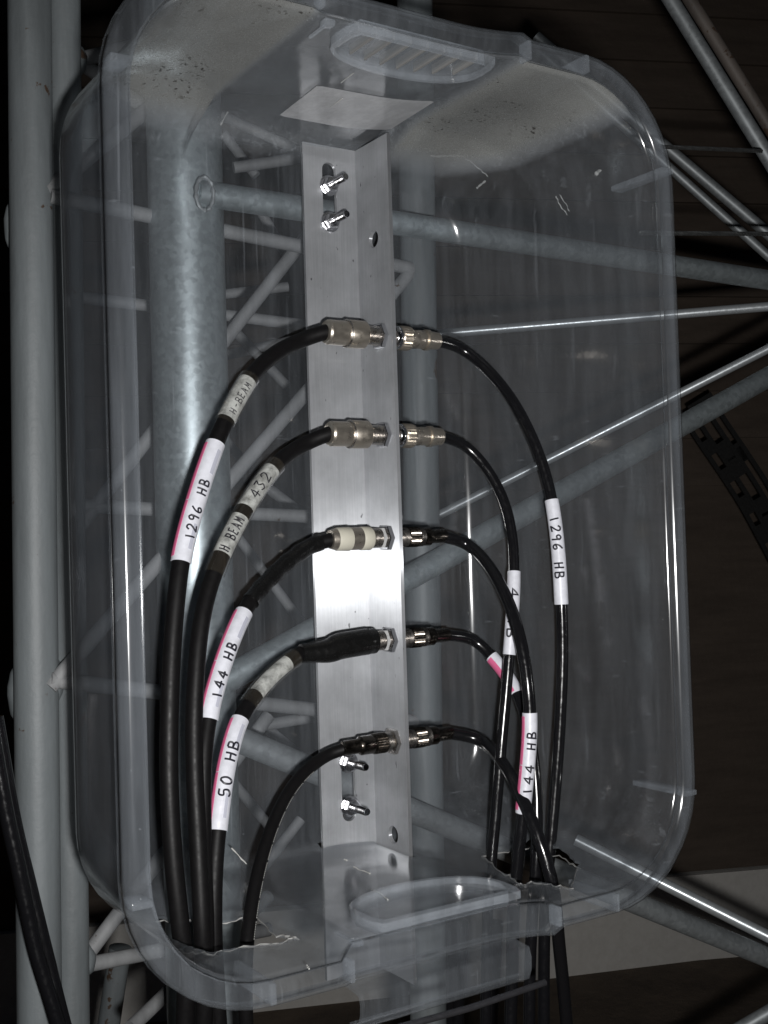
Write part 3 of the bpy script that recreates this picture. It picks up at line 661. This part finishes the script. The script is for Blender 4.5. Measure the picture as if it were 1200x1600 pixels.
# adapters through the flange
for k, z in enumerate(CZ):
    nm_ = ['topmost', 'second from top', 'middle', 'fourth from top', 'lowest'][k]
    t = thing('bulkhead_adapter', f'bright threaded coax bulkhead adapter through the aluminium bar, {nm_} of the five', 'adapter', (0, -.035, z), 'bulkhead adapters in the aluminium bar')
    bm = bmesh.new(); pr = [(-.020, .0066)]; x = -.0195
    while x < .030: pr += [(x, .0076), (x+.0005, .0070)]; x += .001
    pr.append((.0305, .0066)); lathe(bm, (0, -.035, z), NX, pr, 32); finish(bm, 'threaded_barrel', M['chrome'], t)
    bm = bmesh.new(); lathe(bm, (-.0062, -.035, z), NX, [(0, .0098, 6), (.0004, .0106, 6), (.0036, .0106, 6), (.0042, .0100, 6)], 48, .3); finish(bm, 'hex_nut', M['zinc'] if k < 4 else M['chrome'], t, ang=25)
    bm = bmesh.new(); lathe(bm, (.0018, -.035, z), NX, [(0, .0100), (.002, .0100)], 40); finish(bm, 'washer', M['zinc'], t)
    if k in (2, 3):  # highlights on the nut faces, put in as a pale nut colour
        bm = bmesh.new()
        for xx in (-.0105, -.0060): lathe(bm, (xx, -.035, z), NX, [(0, .0080, 6), (.0003, .0087, 6), (.0025, .0087, 6), (.0028, .0080, 6)], 48, FPH)
        finish(bm, 'glint_nut', M['glintnut'], t, ang=25)

# ---- left hand cables
t, P, r = cable(-1, 0, [(470, 532, -.03), (430, 553, -.034), (394, 586, -.040), (366, 632, -.048), (340, 685, -.055), (312, 765, -.064), (288, 852, -.072), (276, 930, -.080), (267, 1050, -.088), (264, 1200, -.095), (270, 1330, -.10), (281, 1440, -.102), (290, 1530, -.098), (287, 1660, -.09)],
                .0060, 'nickel', 'black coax cable from the topmost connector curving left, tagged 1296 HB', .047)
add_label(t, P, 884, 692, r, flip=True, pink=(-.98, -.60), txt='1296 HB', hgt=.0064, u0=.17, tc=.18, up=-1, cell=.0066, wid=.00045)
s = Strip(cut_path(P, 660, 594), r+.0006, 80, flip=True); o = s.patch(0, 1, -1, .9, 0, 'label', M['oldw'], t); o['label'] = 'worn white label reading H-BEAM'; s.text('H-BEAM', .10, .0052, .15, .0005, 'handwriting', o, -1, .0050, .0003, M['ink'])
Strip(cut_path(P, 664, 590), r+.0013, 80).patch(0, 1, -1, 1, 0, 'clear_sleeve', M['tape'], t)
t, P, r = cable(-1, 1, [(476, 694, -.03), (440, 718, -.036), (408, 756, -.044), (375, 810, -.053), (346, 868, -.062), (324, 930, -.070), (311, 1000, -.078), (304, 1100, -.086), (304, 1200, -.092), (310, 1330, -.10), (316, 1450, -.105), (320, 1540, -.098), (316, 1660, -.09)],
                .0058, 'nickel', 'black coax cable curving left from the second connector, labelled 432 and H BEAM', .047)
for (a, b, tx, h, c_, u) in ((802, 734, '432', .0075, .0085, .22), (870, 806, 'H BEAM', .0070, .0050, .04)):
    s = Strip(cut_path(P, a, b), r+.0006, 76, flip=True); o = s.patch(0, 1, -1, .95, 0, 'label', M['oldw'], t); o['label'] = f'aged cream label reading {tx}'; s.text(tx, u, h, 0, .0005, 'handwriting', o, -1, c_, .0005)
Strip(cut_path(P, 905, 722), r+.0013, 84).patch(0, 1, -1, 1, 0, 'clear_sleeve', M['tape'], t)
t, P, r = cable(-1, 2, [(488, 852, -.032), (452, 876, -.038), (418, 908, -.046), (388, 945, -.055), (362, 1000, -.066), (340, 1065, -.075), (326, 1125, -.082), (318, 1200, -.09), (318, 1330, -.097), (322, 1450, -.098), (326, 1540, -.094), (330, 1660, -.09)],
                .0055, 'cream', 'black coax cable with cream plug sleeve curving left from the third connector, tagged 144 HB', .0455)
add_label(t, P, 1132, 952, r, flip=True, pink=(-.98, -.60), txt='144 HB', hgt=.0064, u0=.17, tc=.18, up=-1, cell=.0070)
bm = bmesh.new(); q = cut_path(P, 940, 846); q, _ = resample(q, 26); tube(bm, q, [.0062+.0003*math.sin(i*1.3)+.00015*math.sin(i*3.1) for i in range(26)], 14); finish(bm, 'tape_wrap', M['shrink'], t)
t, P, r = cable(-1, 3, [(505, 1010, -.030), (470, 1022, -.034), (432, 1050, -.042), (400, 1085, -.052), (375, 1125, -.062), (358, 1180, -.072), (346, 1250, -.082), (336, 1350, -.092), (334, 1450, -.096), (338, 1540, -.095), (345, 1660, -.09)],
                .0056, 'shrunk', 'black coax cable with thick heat shrink boot, fourth on the left, tagged 50 HB', .030)
add_label(t, P, 1310, 1120, r, flip=True, pink=(-.98, -.62), txt='50 HB', hgt=.0068, u0=.27, tc=.15, up=-1, cell=.0080, span=74)
s = Strip(cut_path(P, 1092, 1032), r+.0006, 74); o = s.patch(.05, .95, -.8, .8, 0, 'label', M['oldw'], t); o['label'] = 'faded blank looking label under tape'
Strip(cut_path(P, 1105, 1026), r+.0013, 88).patch(0, 1, -1, 1, 0, 'clear_sleeve', M['tape'], t)
bm = bmesh.new(); q = [Vector((-.018, -.035, CZ[3])), Vector((-.024, -.035, CZ[3])), Vector((-.034, -.035, CZ[3]-.0006)), Vector((-.049, -.035, CZ[3]-.0018)), Vector((-.060, -.0355, CZ[3]-.0045)), onY(470, 1021, -.034)]
q = spline(q, 4); rr = [.0096]*4+[.0100]*9+[.0098, .0096, .0092, .0088, .0082, .0076, .0072, .0069]; rr = rr[:len(q)]; rr += [.0067]*(len(q)-len(rr)); tube(bm, q, rr, 28); finish(bm, 'heat_shrink', M['shrink'], t)
t, P, r = cable(-1, 4, [(512, 1180, -.030), (478, 1205, -.036), (450, 1240, -.045), (428, 1285, -.056), (411, 1335, -.070), (398, 1390, -.085), (390, 1440, -.098), (384, 1500, -.11), (384, 1580, -.11), (388, 1660, -.10)],
                .0047, 'bnc', 'thinner black coax cable with fine white print curving left from the lowest connector', .036)
s = Strip(cut_path(P, 1480, 1200), r, 86)
bm = bmesh.new()
for k in range(90):
    u = k/90; p = s.S(u, -.72, .0001); q = s.S(min(1, u+.006), -.72, .0001)
    if k % 9 != 8: tube(bm, [p, q], .00022, 4)
finish(bm, 'printing', M['print'], t)

# ---- right hand cables
t, P, r = cable(1, 0, [(722, 546, -.034), (762, 578, -.048), (802, 628, -.065), (834, 690, -.08), (856, 755, -.09), (869, 830, -.098), (876, 920, -.102), (879, 1020, -.102), (875, 1130, -.101), (868, 1230, -.10), (860, 1320, -.10), (853, 1400, -.10), (850, 1500, -.10), (850, 1680, -.10)],
                .0046, 'clear', 'black coax cable sweeping right from the topmost connector, white tag 1296 HB', .056)
add_label(t, P, 778, 946, r, txt='1296 HB', hgt=.0066, u0=.17, tc=0, up=-1, cell=.0072, span=86)
t, P, r = cable(1, 1, [(728, 698, -.038), (762, 735, -.048), (788, 785, -.058), (801, 845, -.066), (803, 910, -.072), (799, 980, -.076), (792, 1070, -.078), (783, 1170, -.079), (775, 1270, -.079), (768, 1345, -.079), (762, 1430, -.08), (760, 1520, -.08), (758, 1680, -.08)],
                .0043, 'clear', 'black coax cable curving right and innermost from the second connector, white tag ending HB', .056)
add_label(t, P, 888, 1025, r, txt='4 HB', hgt=.0066, u0=.22, tc=0, up=-1, cell=.0105, span=84)
t, P, r = cable(1, 2, [(730, 851, -.040), (765, 886, -.062), (794, 940, -.086), (813, 1000, -.102), (824, 1065, -.110), (828, 1130, -.112), (824, 1200, -.114), (816, 1280, -.112), (808, 1350, -.108), (802, 1430, -.105), (800, 1520, -.10), (795, 1680, -.10)],
                .0048, 'bnc', 'black coax cable curving right from the third connector, pink edged tag HB', .052)
add_label(t, P, 1110, 1277, r, flip=True, pink=(-.98, -.5), txt='144 HB', hgt=.0062, u0=.20, tc=.2, up=-1, cell=.0080, span=84, grey=False)
t, P, r = cable(1, 3, [(738, 1000, -.035), (772, 1030, -.048), (802, 1072, -.066), (822, 1125, -.082), (834, 1190, -.092), (839, 1260, -.098), (838, 1340, -.102), (832, 1430, -.10), (828, 1520, -.10), (826, 1680, -.10)],
                .0045, 'bnc', 'black coax cable curving right from the fourth connector, short pink and white tag', .053)
add_label(t, P, 1022, 1088, r, pink=(.98, .1), hgt=.006, span=84, grey=False)
t, P, r = cable(1, 4, [(752, 1158, -.048), (785, 1192, -.082), (812, 1240, -.110), (836, 1295, -.128), (855, 1350, -.138), (866, 1400, -.140), (874, 1480, -.13), (882, 1560, -.12), (892, 1680, -.11)],
                .0048, 'bnc', 'plain black coax cable curving right from the lowest connector', .054)

# loose black cables beside the mast and under the box
def loose(pts, r, label):
    P = spline([at(*q) for q in pts], 8); bm = bmesh.new(); tube(bm, P, r, 16); return tag(finish(bm, 'loose_cable', M['gjacket']), label, 'cable', 'loose black cables outside the box')
loose([(-20, 1100, .80), (8, 1260, .80), (30, 1360, .80), (55, 1480, .80), (82, 1570, .80), (120, 1700, .80)], .0052, 'black cable slanting across the foot of the painted mast, left of its twin')
loose([(-6, 1120, .812), (22, 1280, .812), (48, 1390, .812), (70, 1480, .812), (100, 1600, .812), (130, 1700, .812)], .0050, 'black cable slanting across the foot of the painted mast, right of its twin')
for i, (x, x2, w, side) in enumerate([(705, 700, .0075, 'leftmost'), (722, 716, .0062, 'second'), (775, 768, .0070, 'third')]):
    loose([(x, 1440, 1.08), (x2, 1560, 1.08), (x2-4, 1700, 1.08)], w, f'vertical black cable behind the latch below the box, {side} from the left')

print('OBJ', len(bpy.data.objects))
